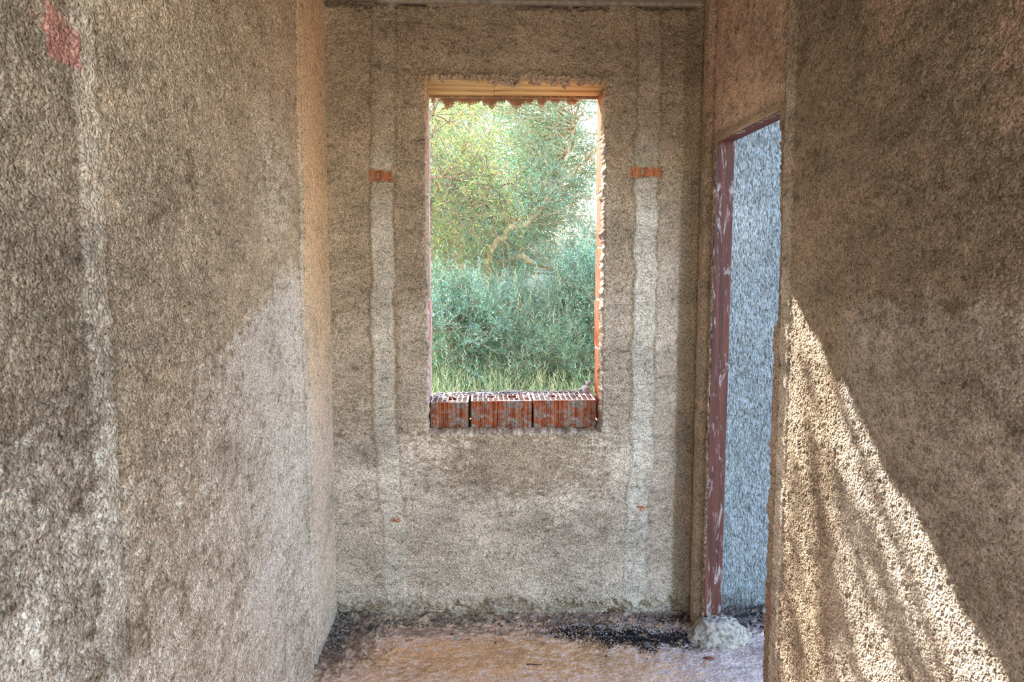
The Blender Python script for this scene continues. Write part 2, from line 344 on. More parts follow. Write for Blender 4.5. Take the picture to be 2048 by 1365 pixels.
# ---- right wall (u = y, v = z), with the doorway
us = axis([(1.08, D+.02, st)]); vs = axis([(-.02, H+.02, st)])
sh = (len(us), len(vs)); U, V = np.meshgrid(us, vs, indexing='ij')
g, g2, g3 = grain(sh, st, .012, .019, 51); c0, c1, c2 = colour_noise(sh, st, 52)
ed = np.interp(V, [0, .43, .8, 1.35, 1.385, 1.41, 1.55, 2.07, 2.65], [2.508, 2.508, 2.51, 2.516, 2.512, 2.47, 2.48, 2.523, 2.523])+.0035*fr(sh, st, .08, 1.3, 53, 99, 1)
ef = DF+.004*fr(sh, st, .1, 1.3, 54); et = DH+.004*fr(sh, st, .07, 1.3, 55)
sdf = np.minimum(np.minimum(U-ed, ef-U), et-V)
near = np.exp(-(np.clip(-sdf, 0, 1)/.02)**2)
cs = np.interp(V, [0, 1.0, 1.5, 1.9, 2.65], [2.405, 2.40, 2.41, 2.43, 2.43])+.004*c1
s1 = 1-ss(.8, 1.2, np.abs(U-cs)/.035); over = ss(2.46, 2.52, U)*ss(DH, DH+.05, V)
corner = np.exp(-((U-3.335)/.055)**4)                          # rounded upright fillet beside the corner
d = (.0020*g+.0012*g2)*(1-.6*s1)*(1-.7*corner)*(1-.35*over)+.0020*g3*(1-.5*corner)+.004*s1+.016*corner
d -= .006*np.exp(-((U-3.252-.004*c1)/.008)**2)*ss(-1, .5, c0)+.003*np.exp(-((U-cs-.045)/.008)**2)
edge = ss(2.45, 2.50, U)*(1-ss(DH-.02, DH+.02, V))*(U < 2.6); d -= .004*edge
lump = np.clip(bp(sh, st, .03, .03, .5, 56)*.6+.4, 0, 3); d += near*.006*lump*ss(DH-.02, DH+.01, V)
pr = (1-ss(-.02, .03, V-(1.50+.02*c1+.012*c0)-.05*ss(1.8, 2.1, U)*-1))*(1-ss(1.95, 2.08, U+.02*c1))
pink = ss(.3, 1.5, c0+.5*c1)*.35
C = mix(np.tile(BROWN*.72, sh+(1,)), PALE*.72, pr*np.clip(.50+.1*c0, 0, 1)*(1-ss(.5, .9, 1.5-V)*.35))  # damp brown plaster, darkened in colour too for this side's weaker light
C = mix(C, (.50, .30, .23), pink*(1-pr)*ss(1.5, 1.9, V)); C = mix(C, (.78, .56, .43), over*.7)
C = mix(C, STRIP*.95, s1*.5); C = mix(C, (.55, .44, .31), corner*.7)
C = mix(C, (.56, .38, .30), blob(U, V, 2.41, 1.87, .04, .03, c1)*.6)
C = mix(C, (.42, .19, .13), blob(U, V, 2.47, .46, .04, .07, c1)*.5)
C = mix(C, DARK_BROWN, ss(1.2, 2.4, -c1+.7*c2)*.5); C = mix(C, DARK_BROWN, np.exp(-((U-3.252)/.012)**2)*.5)  # random specks, then the groove beside the fillet in darker brown
C = mix(C, (.30, .24, .14), blob(U, V, 3.33, .28, .025, .05, c1)*.6*ss(0, 1, c1))
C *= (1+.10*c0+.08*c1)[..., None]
lat = np.full(sh, .006); thk = np.where(U > 3, .006, .030)
def snap_d(U, V, L):
    q = np.stack([U-ed, ef-U, et-V]); k = q.argmin(0); far = q.min(0) > L
    return np.where(far & (k == 0), ed+L, np.where(far & (k == 1), ef-L, U)), np.where(far & (k == 2), et-L, V)
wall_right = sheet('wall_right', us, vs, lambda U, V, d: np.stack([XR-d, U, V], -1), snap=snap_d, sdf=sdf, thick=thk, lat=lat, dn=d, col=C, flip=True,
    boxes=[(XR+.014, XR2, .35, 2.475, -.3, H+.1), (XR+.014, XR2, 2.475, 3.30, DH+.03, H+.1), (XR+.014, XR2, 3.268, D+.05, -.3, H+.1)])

# ---- the wall seen through the doorway (next space), carrying on the line of the back wall
st2 = .005; us = axis([(XR2-.02, 1.62, st2), (1.62, 3.4, .08)]); vs = axis([(-.02, H+.02, st2)])
sh = (len(us), len(vs)); U, V = np.meshgrid(us, vs, indexing='ij')
g, g2, g3 = grain(sh, st2, .014, .030, 61); c0, c1, c2 = colour_noise(sh, st2, 62)
d = .0030*g+.0016*g2+.003*g3; sm = blob(U, V, 1.12, 1.72, .1, .16, c1*1.4)*.7; d *= 1-.5*sm
d -= .008*np.exp(-((V-1.49-.01*c1)/.008)**2)*ss(-.3, .6, c0)
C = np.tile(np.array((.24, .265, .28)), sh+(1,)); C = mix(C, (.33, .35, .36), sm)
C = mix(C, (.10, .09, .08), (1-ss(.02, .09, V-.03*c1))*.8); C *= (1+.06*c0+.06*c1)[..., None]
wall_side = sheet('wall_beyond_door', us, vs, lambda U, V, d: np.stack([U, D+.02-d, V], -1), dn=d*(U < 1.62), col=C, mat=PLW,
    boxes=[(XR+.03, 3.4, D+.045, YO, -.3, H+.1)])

# ---- floor
us = axis([(-1.0, -.70, .05), (-.70, 1.35, .005), (1.35, 3.4, .1)]); vs = axis([(-3.0, 2.5, .1), (2.5, D+.03, .005)])
sh = (len(us), len(vs)); U, V = np.meshgrid(us, vs, indexing='ij'); st3 = .005
c0, c1, c2 = colour_noise(sh, st3, 72); g3 = fr(sh, st3, .08, 1.4, 73); g = bp(sh, st3, .016, .016, .5, 74)
fine = ss(2.5, 2.6, V)*(1-ss(1.25, 1.35, U))
ridge = ss(.10, .0, D-V+.02*c1)*.9; pile = blob(U, V, -.62, 3.24, .17, .26, c1)
soot = np.clip(blob(U, V-(.60-U)*.22, .60, 3.235, .26, .070, c1*2.0, .5)+.8*blob(U, V, .68, 3.20, .10, .035, c1*2)+.6*blob(U, V, .85, 3.38, .12, .03, c1*2)+.5*blob(U, V, .33, 3.27, .05, .04, c1*2), 0, 1)
grav = blob(U, V, .50, 3.30, .36, .10, c1*1.5)
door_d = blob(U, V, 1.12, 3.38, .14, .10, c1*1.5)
d = fine*(.0014*g3+.0006*g+.004*pile+.014*ridge*(.6+.4*g3)+.02*pile*np.clip(.5+.4*g3, 0, 2)+.004*grav*np.clip(g, 0, 3)+.005*soot+.02*door_d)
C = np.tile(np.array((.86, .55, .37)), sh+(1,))
C = mix(C, (.84, .46, .20), blob(U, V, .05, 3.08, .5, .16, c1)*.7); C = mix(C, (.84, .64, .52), ss(.2, 1.4, c1)*.6)
C = mix(C, (.56, .44, .42), ss(.6, .9, U+.1*c1)*.8); C = mix(C, (.30, .24, .19), np.clip(ridge+.15*grav, 0, 1)*.8)
C = mix(C, (.15, .12, .10), np.clip(pile*1.1, 0, 1)*(.6+.25*ss(-1, 1, c1))); C = mix(C, (.16, .14, .13), blob(U, V, -.3, 3.3, .35, .05, c1*2)*.55)
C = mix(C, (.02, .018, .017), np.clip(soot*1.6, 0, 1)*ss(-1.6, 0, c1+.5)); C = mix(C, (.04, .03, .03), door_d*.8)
C *= (1+.08*c0+.10*c1)[..., None]
floor = sheet('floor', us, vs, lambda U, V, d: np.stack([U, V, d], -1), dn=d, col=C, mat=FLM, boxes=[(-1.0, 3.4, -3.0, YO, -.3, -.03)])

# ---- ceiling
b = MB(); b.box(XL-.25, XR2+.03, -.6, YO, H, H+.18); b.box(-.42, XR+.02, D-.012, D+.03, H-.012, H+.01)  # unseen part behind the camera lengthened to shade the near walls
tag(b.build('ceiling', CONC), kind='structure')

# ------------------------------------------------------------------ window: lintel boards, brick reveals, sill bricks, netting
win = empty('window_1', ((WX0+WX1)/2, D, WZ0)); tag(win, kind='structure')
WI = lambda x, y, z: (x-win.location[0], y-win.location[1], z-win.location[2])
def wbox(name, x0, x1, y0, y1, z0, z1, mat, bevel=.002):
    b = MB(); cx, cy, cz = (x0+x1)/2, (y0+y1)/2, (z0+z1)/2
    b.box(x0-cx, x1-cx, y0-cy, y1-cy, z0-cz, z1-cz); return b.build(name, mat, win, loc=WI(cx, cy, cz), bevel=bevel)
xj = .047
for (y0, y1, dz) in ((D+.03, D+.125, 0), (D+.128, D+.225, .003), (D+.228, YO-.01, -.002)):
    for (x0, x1, dj) in ((WX0-.02, xj-.001, 0), (xj+.001, WX1+.02, .0015)):
        wbox('lintel_board', x0, x1, y0, y1, WZ1+dz+dj, WZ1+dz+dj+.022, WD_LINT)
wbox('lintel_beam', WX0-.03, WX1+.03, YO-.008, YO+.01, WZ1-.012, WZ1+.03, WD_BAT)
# fluted hollow brick; holes = cells open upward (z) 
def flute_block(name, sx, sy, sz, mat, fl=.018, dep=.0025, faces=('y-',), holes=None, seed=0):
    """solid ribbed block centred in x,y with base z=0; with holes it gets a lattice top"""
    V_, F = [], []
    xs = []
    n = max(2, int(sx/fl)); w_ = sx/n
    prof = []
    for i in range(n):
        x0 = -sx/2+i*w_; prof += [(x0, dep), (x0+w_*.18, 0), (x0+w_*.82, 0)]
    prof.append((sx/2, dep))
    top = sz-(.030 if holes else 0)
    P_ = [(x, -sy/2+o) for x, o in prof]+[(x, sy/2-o) for x, o in reversed(prof)]
    m = len(P_)
    V_ = [(x, y, 0) for x, y in P_]+[(x, y, top) for x, y in P_]
    F = [(i, (i+1) % m, m+(i+1) % m, m+i) for i in range(m)]
    k = len(prof)
    for i in range(k-1): F.append((m+i, m+i+1, m+2*k-2-i, m+2*k-1-i)); F.append((i+1, i, 2*k-1-i, 2*k-2-i))
    b = MB(); b.v = V_; b.f = F
    if holes:
        nx, ny, big = holes; t = .0045
        b.v += [(x, y, sz) for x, y in P_]; o0 = m; o1 = 2*m
        F += [(o0+i, o0+(i+1) % m, o1+(i+1) % m, o1+i) for i in range(m)]
        ins = [(x*(1-2*.008/sx), y*(1-2*.009/sy)) for x, y in P_]; o2 = len(b.v)
        b.v += [(x, y, sz) for x, y in ins]; o3 = len(b.v); b.v += [(x, y, top) for x, y in ins]
        F += [(o1+i, o1+(i+1) % m, o2+(i+1) % m, o2+i) for i in range(m)]
        F += [(o2+i, o2+(i+1) % m, o3+(i+1) % m, o3+i) for i in range(m)]
        X0, X1, Y0, Y1 = -sx/2+.007, sx/2-.007, -sy/2+.008, sy/2-.008
        def inbig(x, y): return any(abs(x-bx) < .021 and abs(y-by) < .03 for bx, by in big)
        for i in range(1, nx):
            x = X0+(X1-X0)*i/nx
            for j in range(ny):
                ya, yb = Y0+(Y1-Y0)*j/ny, Y0+(Y1-Y0)*(j+1)/ny
                if not inbig(x, (ya+yb)/2): b.box(x-t/2, x+t/2, ya, yb, top, sz-.0006)
        for j in range(1, ny):
            y = Y0+(Y1-Y0)*j/ny
            for i in range(nx):
                xa, xb = X0+(X1-X0)*i/nx, X0+(X1-X0)*(i+1)/nx
                if not inbig((xa+xb)/2, y): b.box(xa, xb, y-t/2, y+t/2, top, sz-.0009)
        for bx, by in big:
            for s in (-1, 1): b.box(bx+s*.021-t/2, bx+s*.021+t/2, by-.03, by+.03, top, sz-.0004)
    return b
bricks = [(-.237, -.070, .117), (-.059, .209, .122), (.219, .496, .124)]
for i, (x0, x1, hgt) in enumerate(bricks):
    sx = x1-x0; big = ([(.01, -.01)], [(-.045, .0), (.052, 0)], [(-.05, 0), (.055, 0)])[i]
    nx = (7, 11, 11)[i]
    b = flute_block('brick', sx, .225, hgt, BR_SILL, holes=(nx, 6, big))
    o = b.build('brick', BR_SILL, win, loc=WI((x0+x1)/2, 3.50+.1125+(.004, 0, .002)[i], WZ0+.002)); o.rotation_euler.z = R((-.6, .3, -.4)[i])
# reveal bricks, stacked at both sides
for side in (1, -1):
    zs = [WZ0+.002, .962, 1.187, 1.412, 1.650, 1.888, 2.125, WZ1-.004]
    for a in range(len(zs)-1):
        z0, z1 = zs[a]+.006, zs[a+1]-.006; dx = (.0, .004, -.003, .002, .005, -.001, .003)[a]
        b = flute_block('brick', .262, .07, z1-z0, None, fl=.022, dep=.002)
        x = (WX1+.012+.035+dx*.6) if side > 0 else (WX0-.006-.035-dx*.6)
        if a == 0 and side > 0: x += .004
        o = b.build('brick', BR_REV if side > 0 else BR_REVL, win, loc=WI(x, D+.045+.131+.008, z0))
        o.rotation_euler.z = R(90)
        if a: wbox('mortar_joint', x-.031, x+.031, D+.06, YO-.02, zs[a]-.006, zs[a]+.006, MORT, 0)
# render net hanging ragged from the outer lintel edge
nr = fr((400, 8), .002, .12, 1.2, 5)[:, 3]; V_, F = [], []
def quad(x0, x1, z0, z1, y):
    b = len(V_); V_.extend([(x0, y, z0), (x1, y, z0), (x1, y, z1), (x0, y, z1)]); F.append((b, b+1, b+2, b+3))
xs = np.arange(WX0+.002, WX1-.01, .0042)
hl = .030+.013*np.interp((xs-WX0)/.8*400, np.arange(400), nr)+.012*np.exp(-((xs+.01)/.05)**2)-.010*ss(.25, .45, xs); hl = np.clip(hl, .008, .08)
for i, x in enumerate(xs):
    quad(x-.0012, x+.0012, WZ1-hl[i], WZ1+.002, YO+.012)
    for k in range(int(hl[i]/.0042)+1): quad(x-.0022, x+.0022, WZ1-k*.0042-.0022, WZ1-k*.0042, YO+.0125)
    if hl[i] > .02:                                             # clots of render in the net
        zz = WZ1-hl[i]*.72; quad(x-.0024, x+.0024, zz, WZ1, YO+.0135)
o = raw('render_netting', np.array(V_)-np.array(win.location), F, mat=NET, parent=win, smooth=False)
sm = o.modifiers.new('s', 'SOLIDIFY'); sm.thickness = .001
# crumbs of mortar
def rock_mesh(name, seed, mat, n=1, rough=.35):
    import bmesh
    bm = bmesh.new(); bmesh.ops.create_icosphere(bm, subdivisions=n+1, radius=1)
    r = random.Random(seed); off = Vector((r.random()*50, r.random()*50, r.random()*50)); sc = (r.uniform(.8, 1.3), r.uniform(.7, 1.1), r.uniform(.55, .8))
    for v in bm.verts:
        v.co *= 1+rough*mnoise.noise(v.co*1.3+off)+rough*.6*mnoise.noise(v.co*3+off)
        v.co = Vector((v.co.x*sc[0], v.co.y*sc[1], v.co.z*sc[2]))
    me = bpy.data.meshes.new(name); bm.to_mesh(me); bm.free(); me.materials.append(mat)
    me.polygons.foreach_set('use_smooth', [n > 1]*len(me.polygons)); return me
def rocks(n, fn, cols, seed, sub=0):
    """many little chips as one vertex block; fn(r) -> x, y, z, size"""
    r = np.random.default_rng(seed); t = (1+5**.5)/2
    I = np.array([(-1,t,0),(1,t,0),(-1,-t,0),(1,-t,0),(0,-1,t),(0,1,t),(0,-1,-t),(0,1,-t),(t,0,-1),(t,0,1),(-t,0,-1),(-t,0,1)])/1.9
    T = np.array([(0,11,5),(0,5,1),(0,1,7),(0,7,10),(0,10,11),(1,5,9),(5,11,4),(11,10,2),(10,7,6),(7,1,8),(3,9,4),(3,4,2),(3,2,6),(3,6,8),(3,8,9),(4,9,5),(2,4,11),(6,2,10),(8,6,7),(9,8,1)])
    V_, F3, C_ = [], [], []
    for i in range(n):
        x, y, z, s = fn(r); a = r.uniform(0, 6.28); ca, sa = math.cos(a), math.sin(a)
        p = I*r.uniform(.55, 1.25, (12, 1))*s*np.array((r.uniform(.8, 1.4), r.uniform(.6, 1), r.uniform(.45, .8)))
        p = np.stack([p[:, 0]*ca-p[:, 1]*sa, p[:, 0]*sa+p[:, 1]*ca, p[:, 2]], -1)+(x, y, z+s*.35)
        F3.append(T+len(V_)*12); V_.append(p); C_.append(np.tile(np.array(cols[r.integers(len(cols))])*r.uniform(.75, 1.15), (12, 1)))
    return np.concatenate(V_), np.concatenate(F3), np.concatenate(C_)
GREYS = [(.40, .37, .36), (.50, .46, .43), (.33, .30, .29), (.56, .50, .44)]
def sillpos(r):
    x = r.uniform(WX0+.01, WX1-.01); u = (x-WX0)/.747
    lim = .34+.24*math.sin(u*9+1)+.12*math.sin(u*23); y = 3.725-abs(r.normal(0, .07))*(.3+max(lim, 0)); top = .966 if x < -.07 else .970
    if x > .43: y = 3.73-abs(r.normal(0, .07))
    return x, max(y, 3.53), top-.004+(.012*r.random() if y > 3.70 else 0), r.uniform(.003, .0085)
V_, F3, C_ = rocks(700, sillpos, GREYS, 3)
o = raw('mortar_crumbs', V_-np.array(win.location), None, F3, mat=CRUMB, parent=win, smooth=False, col=C_); tag(o, kind='stuff')
wbox('mortar_bed', WX0, WX1, 3.728, YO-.012, WZ0, .968, MORT, .006)
me = rock_mesh('mortar_lump', 5, MORT, 2, .5)
for (x, y, z, s) in ((.478, 3.715, .985, .024), (.455, 3.735, .975, .016), (.492, 3.735, 1.012, .014), (-.215, 3.52, .885, .020)):
    o = bpy.data.objects.new('mortar_lump', me); COL.objects.link(o); o.parent = win; o.location = WI(x, y, z); o.scale = (s, s*.7, s); o.rotation_euler = (x*9, y*5, x*17)

# exposed bricks in wall pockets (children of their wall)
for (u0, u1, v0, v1) in ((-.478, -.382, 1.918, 1.966), (.62, .757, 1.94, 1.985)):
    b = MB(); n = 5; hgt = (v1-v0)+.01; b.box(-(u1-u0)/2-.01, (u1-u0)/2+.01, 0, .02, 0, hgt)
    for k in range(n): z = k*hgt/n; b.box(-(u1-u0)/2-.01, (u1-u0)/2+.01, -.0025, 0, z+.001, z+hgt/n-.0025)
    b.build('brick', BR_PATCH, wall_back, loc=((u0+u1)/2, D+.0055, v0-.005))

# ------------------------------------------------------------------ doorway: wooden frame
door = empty('door_1', (XR, DF, 0)); tag(door, kind='structure')
def dbox(name, x0, x1, y0, y1, z0, z1, mat, bevel=.003):
    b = MB(); cx, cy, cz = (x0+x1)/2, (y0+y1)/2, (z0+z1)/2
    b.box(x0-cx, x1-cx, y0-cy, y1-cy, z0-cz, z1-cz); o = b.build(name, mat, door, loc=(cx-XR, cy-DF, cz), bevel=bevel); return o
dbox('door_jamb', XR+.004, XR2, DF-.002, DF+.042, .085, DH+.03, WD_RED)
dbox('door_jamb', XR+.016, XR2, DN-.040, DN-.004, .0, DH+.03, WD_RED)
dbox('door_head', XR+.008, XR2, DN-.03, DF+.02, DH-.004, DH+.035, WD_RED_H)
o = dbox('head_batten', XR-.004, XR+.010, DN-.02, DF-.004, DH-.006, DH+.014, WD_BAT, .002); o['label'] = 'pale batten along the top of the doorway'

# concrete foot under the far jamb
import bmesh
bm = bmesh.new(); bmesh.ops.create_icosphere(bm, subdivisions=5, radius=1)
for v in bm.verts:
    p = v.co.copy(); n = mnoise.noise(p*2.1+Vector((4, 1, 9)))*.22+mnoise.noise(p*6)*.09+mnoise.noise(p*16)*.045
    q = p*(1+n); sq = max(abs(p.x), abs(p.y))**.35
    q.z = min(q.z, .80+.10*mnoise.noise(p*5)+.05*mnoise.noise(p*14))
    v.co = Vector((q.x*(.115 if p.z < .2 else .10)*(1.18-.25*max(q.z, 0)), q.y*.075*(1.18-.25*max(q.z, 0)), max(q.z, -.1)*.118))
me = bpy.data.meshes.new('concrete_footing'); bm.to_mesh(me); bm.free()
FOOT = plain('footing_concrete', (.33, .28, .23), sc=60, var=.6, dist=.012); me.materials.append(FOOT); me.polygons.foreach_set('use_smooth', [True]*len(me.polygons))
o = bpy.data.objects.new('concrete_footing', me); COL.objects.link(o); o.location = (.985, 3.205, 0)
tag(o, 'rough pale concrete lump on the floor under the red door post', 'footing')

# ------------------------------------------------------------------ debris on the floor
def dpile(r):
    k = r.random()
    if k < .5: x, y = -.655+abs(r.normal(0, .085)), 3.40-abs(r.normal(0, .16))
    else: x, y = r.uniform(-.62, .9), 3.41-abs(r.normal(0, .045))
    return min(x, 1.0), max(min(y, 3.42), 2.75), .004+(.02 if x < -.58 else 0)+.010*max(0, 1-(3.43-y)/.08), r.uniform(.002, .007)
V_, F3, C_ = rocks(1900, dpile, [(.16, .13, .11), (.26, .22, .19), (.38, .33, .29), (.10, .085, .07)], 21)
tag(raw('rubble', V_, None, F3, mat=CRUMB, smooth=False, col=C_), 'dark crumbled rubble along the foot of the window wall', 'rubble', kind='stuff')
V_, F3, C_ = rocks(1500, lambda r: (r.normal(.52, .17), min(r.normal(3.285, .05), 3.41), .004, r.uniform(.0016, .0042)), [(.66, .64, .64), (.55, .50, .47), (.75, .73, .72), (.30, .28, .27)], 22)
tag(raw('gravel', V_, None, F3, mat=CRUMB, smooth=False, col=C_), 'whitish fine gravel scattered around the black patch on the floor', 'gravel', kind='stuff')
def charpos(r):
    x = r.uniform(.36, .86); y = np.interp(x, [.36, .5, .62, .72, .86], [3.285, 3.255, 3.20, 3.20, 3.215])+r.normal(0, .040)*(1.2-abs(x-.6)*2.2)*(1+.5*math.sin(x*40))
    return x, y, .004, r.uniform(.0012, .0045)
V_, F3, C_ = rocks(3200, charpos, [(.02, .018, .016), (.035, .03, .028), (.012, .011, .01)], 23)
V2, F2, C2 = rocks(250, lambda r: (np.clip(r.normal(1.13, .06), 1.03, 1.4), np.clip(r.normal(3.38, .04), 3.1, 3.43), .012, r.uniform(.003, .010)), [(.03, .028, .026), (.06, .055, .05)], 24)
tag(raw('charcoal_crumbs', np.concatenate([V_, V2]), None, np.concatenate([F3, F2+len(V_)]), mat=CRUMB, smooth=False, col=np.concatenate([C_, C2])), 'black charred crumbs in a long patch below the window wall', 'charcoal', kind='stuff')
V_, F3, C_ = rocks(700, lambda r: (r.uniform(-.5, .95), r.uniform(2.75, 3.3), .001, r.uniform(.001, .0026)), [(.55, .42, .32), (.30, .22, .16), (.62, .52, .44)], 25)
tag(raw('grit', V_, None, F3, mat=CRUMB, smooth=False, col=C_), 'fine loose grit over the orange tan floor', 'grit', kind='stuff')
STONE = plain('stone_chip', (.44, .38, .33), sc=80, var=.4); DSTONE = plain('dark_clod', (.10, .085, .075), sc=80, var=.5)
spec = [(-.60, 3.10, .014, 0, 'small tan stone chip lying in front of the dark corner pile'), (-.115, 3.23, .013, 0, 'flat pale stone chip on the floor left of the middle'),
        (-.44, 3.245, .012, 0, 'pale stone chip between corner rubble and window wall'), (-.14, 3.275, .008, 1, 'small dark clod beside the flat pale stone chip'),
        (.045, 3.20, .007, 1, 'tiny black clod on the tan floor under the window'), (.665, 3.145, .021, 1, 'largest black clod at the front edge of the charred patch'),
        (.36, 3.195, .008, 1, 'dark clod at the left tip of the charred patch'), (.49, 3.07, .006, 1, 'tiny dark clod alone in front of the charred patch'),
        (-.47, 3.30, .011, 1, 'dark clod against the foot of the wall near the left corner'), (-.52, 3.18, .013, 1, 'dark clod at the right edge of the corner pile'),
        (-.56, 3.24, .016, 0, 'greyish clump on top of the dark corner pile')]
ms = [rock_mesh('stone_chip', 1, STONE, 1), rock_mesh('clod', 2, DSTONE, 1, .5)]
for i, (x, y, s, k, lab) in enumerate(spec):
    o = bpy.data.objects.new(('stone_chip', 'clod')[k], ms[k]); COL.objects.link(o)
    o.location = (x, y, s*.35); o.scale = (s, s, s*.8); o.rotation_euler.z = i*1.3; tag(o, lab, 'stone' if k == 0 else 'clod')
def tube(pts, r0, r1, seg=5):
    V_, F = [], []
    for i, p in enumerate(pts):
        p = np.array(p); a = np.array(pts[min(i+1, len(pts)-1)])-np.array(pts[max(i-1, 0)]); a = a/(np.linalg.norm(a)+1e-9)
        q = np.cross(a, (0, .13, 1)); q /= np.linalg.norm(q)+1e-9; s = np.cross(a, q); rr = r0+(r1-r0)*i/(len(pts)-1)
        for k in range(seg): t = 2*math.pi*k/seg; V_.append(p+rr*(math.cos(t)*q+math.sin(t)*s))
    for i in range(len(pts)-1):
        for k in range(seg): F.append((i*seg+k, i*seg+(k+1) % seg, (i+1)*seg+(k+1) % seg, (i+1)*seg+k))
    b = len(V_); F3 = [(0, k+1, k) for k in range(1, seg-1)]+[(b-seg, b-seg+k, b-seg+k+1) for k in range(1, seg-1)]
    return np.array(V_), np.array(F), np.array(F3)
DARKT = plain('dark_twig', (.07, .035, .025), sc=90); REDL = plain('red_brown_leaf', (.20, .06, .035), sc=60)
for (a, c, r_, lab) in (((.165, 3.010, .004), (.225, 3.002, .006), .0028, 'thin dark twig lying alone at the front of the floor'),
                        ((.86, 3.33, .012), (.965, 3.365, .02), .004, 'dark reddish twig by the wall behind the concrete lump'),
                        ((.70, 3.118, .004), (.77, 3.112, .004), .0016, 'fine dark twig in front of the concrete lump')):
    m_ = [(a[0]*(1-t)+c[0]*t, a[1]*(1-t)+c[1]*t+.003*math.sin(t*7), a[2]*(1-t)+c[2]*t) for t in (0, .25, .5, .75, 1)]
    V_, F, F3 = tube(m_, r_, r_*.5); c_ = V_.mean(0); o = raw('dry_twig', V_-c_, F, F3, mat=DARKT); o.location = c_; tag(o, lab, 'twig')
V_ = np.array([(-.026, 0, .002), (-.012, .007, .007), (-.012, -.006, .001), (.008, .008, .008), (.008, -.008, .002), (.026, 0, .009), (-.012, 0, .0065), (.008, 0, .009)])
o = raw('dry_leaf', V_, [(6, 1, 3, 7), (2, 6, 7, 4)], [(0, 1, 6), (0, 6, 2), (7, 3, 5), (4, 7, 5)], mat=REDL); o.location = (.897, 3.03, .001); o.rotation_euler.z = -.35
sm = o.modifiers.new('s', 'SOLIDIFY'); sm.thickness = .001; tag(o, 'curled red brown dry leaf on the floor by the doorway', 'leaf')

# ------------------------------------------------------------------ outside: slope, trees, shrubs, grass
def gz(x, y): return np.interp(y, [3.7, 5, 7, 10, 16, 40], [.25, .42, .75, 1.3, 2.4, 3.4])+.05*np.sin(x*2.1+y)+.04*np.sin(y*3.3-x)
us = np.linspace(-14, 16, 91); vs = np.concatenate([np.linspace(YO, 12, 60), np.linspace(12.5, 45, 20)]); U, V = np.meshgrid(us, vs, indexing='ij')
idx = np.arange(U.size).reshape(U.shape); q = np.stack([idx[:-1, :-1], idx[1:, :-1], idx[1:, 1:], idx[:-1, 1:]], -1).reshape(-1, 4)
tag(raw('ground_slope', np.stack([U, V, gz(U, V)], -1).reshape(-1, 3), q, mat=SOIL), kind='structure')
YARD = plain('yard_ground', (.50, .42, .31), sc=3, var=.2, dist=.01)
b = MB(); b.box(-30, 30, -40, -3.0, -.5, -.32); b.box(3.4, 30, -3.0, YO, -.5, -.32); b.box(-30, -1.0, -3.0, YO, -.5, -.32)
tag(b.build('ground_yard', YARD), kind='structure')

def in_corridor(P):
    """inside the beam that reaches the right wall through the opening"""
    t = (P[:, 1]-3.6)/1.08; x = P[:, 0]+.412*t; z = P[:, 2]-.635*t
    return (x > WX0-.35) & (x < WX1+.06) & (z > .5) & (z < WZ1+.15)
class Plant:
    def __init__(s, seed): s.r = np.random.default_rng(seed); s.tv = []; s.tf = []; s.n = 0; s.lv = []; s.lc = []
    def stem(s, pts, r0, r1, seg=4, buf=None):
        V_, F, _ = tube(pts, r0, r1, seg); s.tv.append(V_); s.tf.append(F+s.n); s.n += len(V_)
    def leaves(s, P, Dr, L, W, cols, jit=.12, droop=.0, corridor=1.0):
        r = s.r; n = len(P)
        if corridor < 1: k = ~(in_corridor(P) & (r.random(n) > corridor)); P = P[k]; Dr = Dr[k]; n = len(P)
        L = L*r.uniform(.6, 1.25, n)[:, None]; Dr = Dr/np.linalg.norm(Dr, axis=1)[:, None]
        q = np.cross(Dr, r.standard_normal((n, 3))); q /= np.linalg.norm(q, axis=1)[:, None]; nn = np.cross(Dr, q)
        Wd = q*(W*r.uniform(.7, 1.2, n)[:, None]); mid = P+Dr*L*.48+nn*L*.03
        tip = P+Dr*L+nn*L*.10+np.array((0, 0, -droop))*L
        up = nn*W*.35
        s.lv.append(np.stack([P, mid+Wd+up, tip, mid-Wd+up], 1).reshape(-1, 3))
        cols = np.array(cols); c = cols[r.integers(0, len(cols), n)]*r.uniform(1-jit*2, 1+jit*2, n)[:, None]
        s.lc.append(np.repeat(c, 4, 0))
    def build(s, name, leafmat, label, cat, group=None, leafname='leaves', barkmat=BARK, loc=(0, 0, 0)):
        root = empty(name, loc); tag(root, label, cat, group); loc = np.array(loc)
        if s.tv: raw('branches', np.concatenate(s.tv)-loc, np.concatenate(s.tf), mat=barkmat, parent=root)
        V_ = np.concatenate(s.lv); b = np.arange(0, len(V_), 4)[:, None]
        F3 = np.concatenate([b+np.array([[0, 1, 2]]), b+np.array([[0, 2, 3]])])
        o = raw(leafname, V_-loc, None, F3, mat=leafmat, parent=root, smooth=False, col=np.clip(np.concatenate(s.lc), .005, .95)); o['kind'] = 'stuff'
        return root
def curve(a, b, r, w=.12, n=6, sag=0):
    a, b = np.array(a, float), np.array(b, float); L = np.linalg.norm(b-a); k = r.standard_normal(3)*w*L; k2 = r.standard_normal(3)*w*L*.6
    t = np.linspace(0, 1, n)[:, None]
    return a+(b-a)*t+np.sin(t*math.pi)*k+np.sin(t*2*math.pi)*k2*.5+np.array((0, 0, -sag))*t*t*L
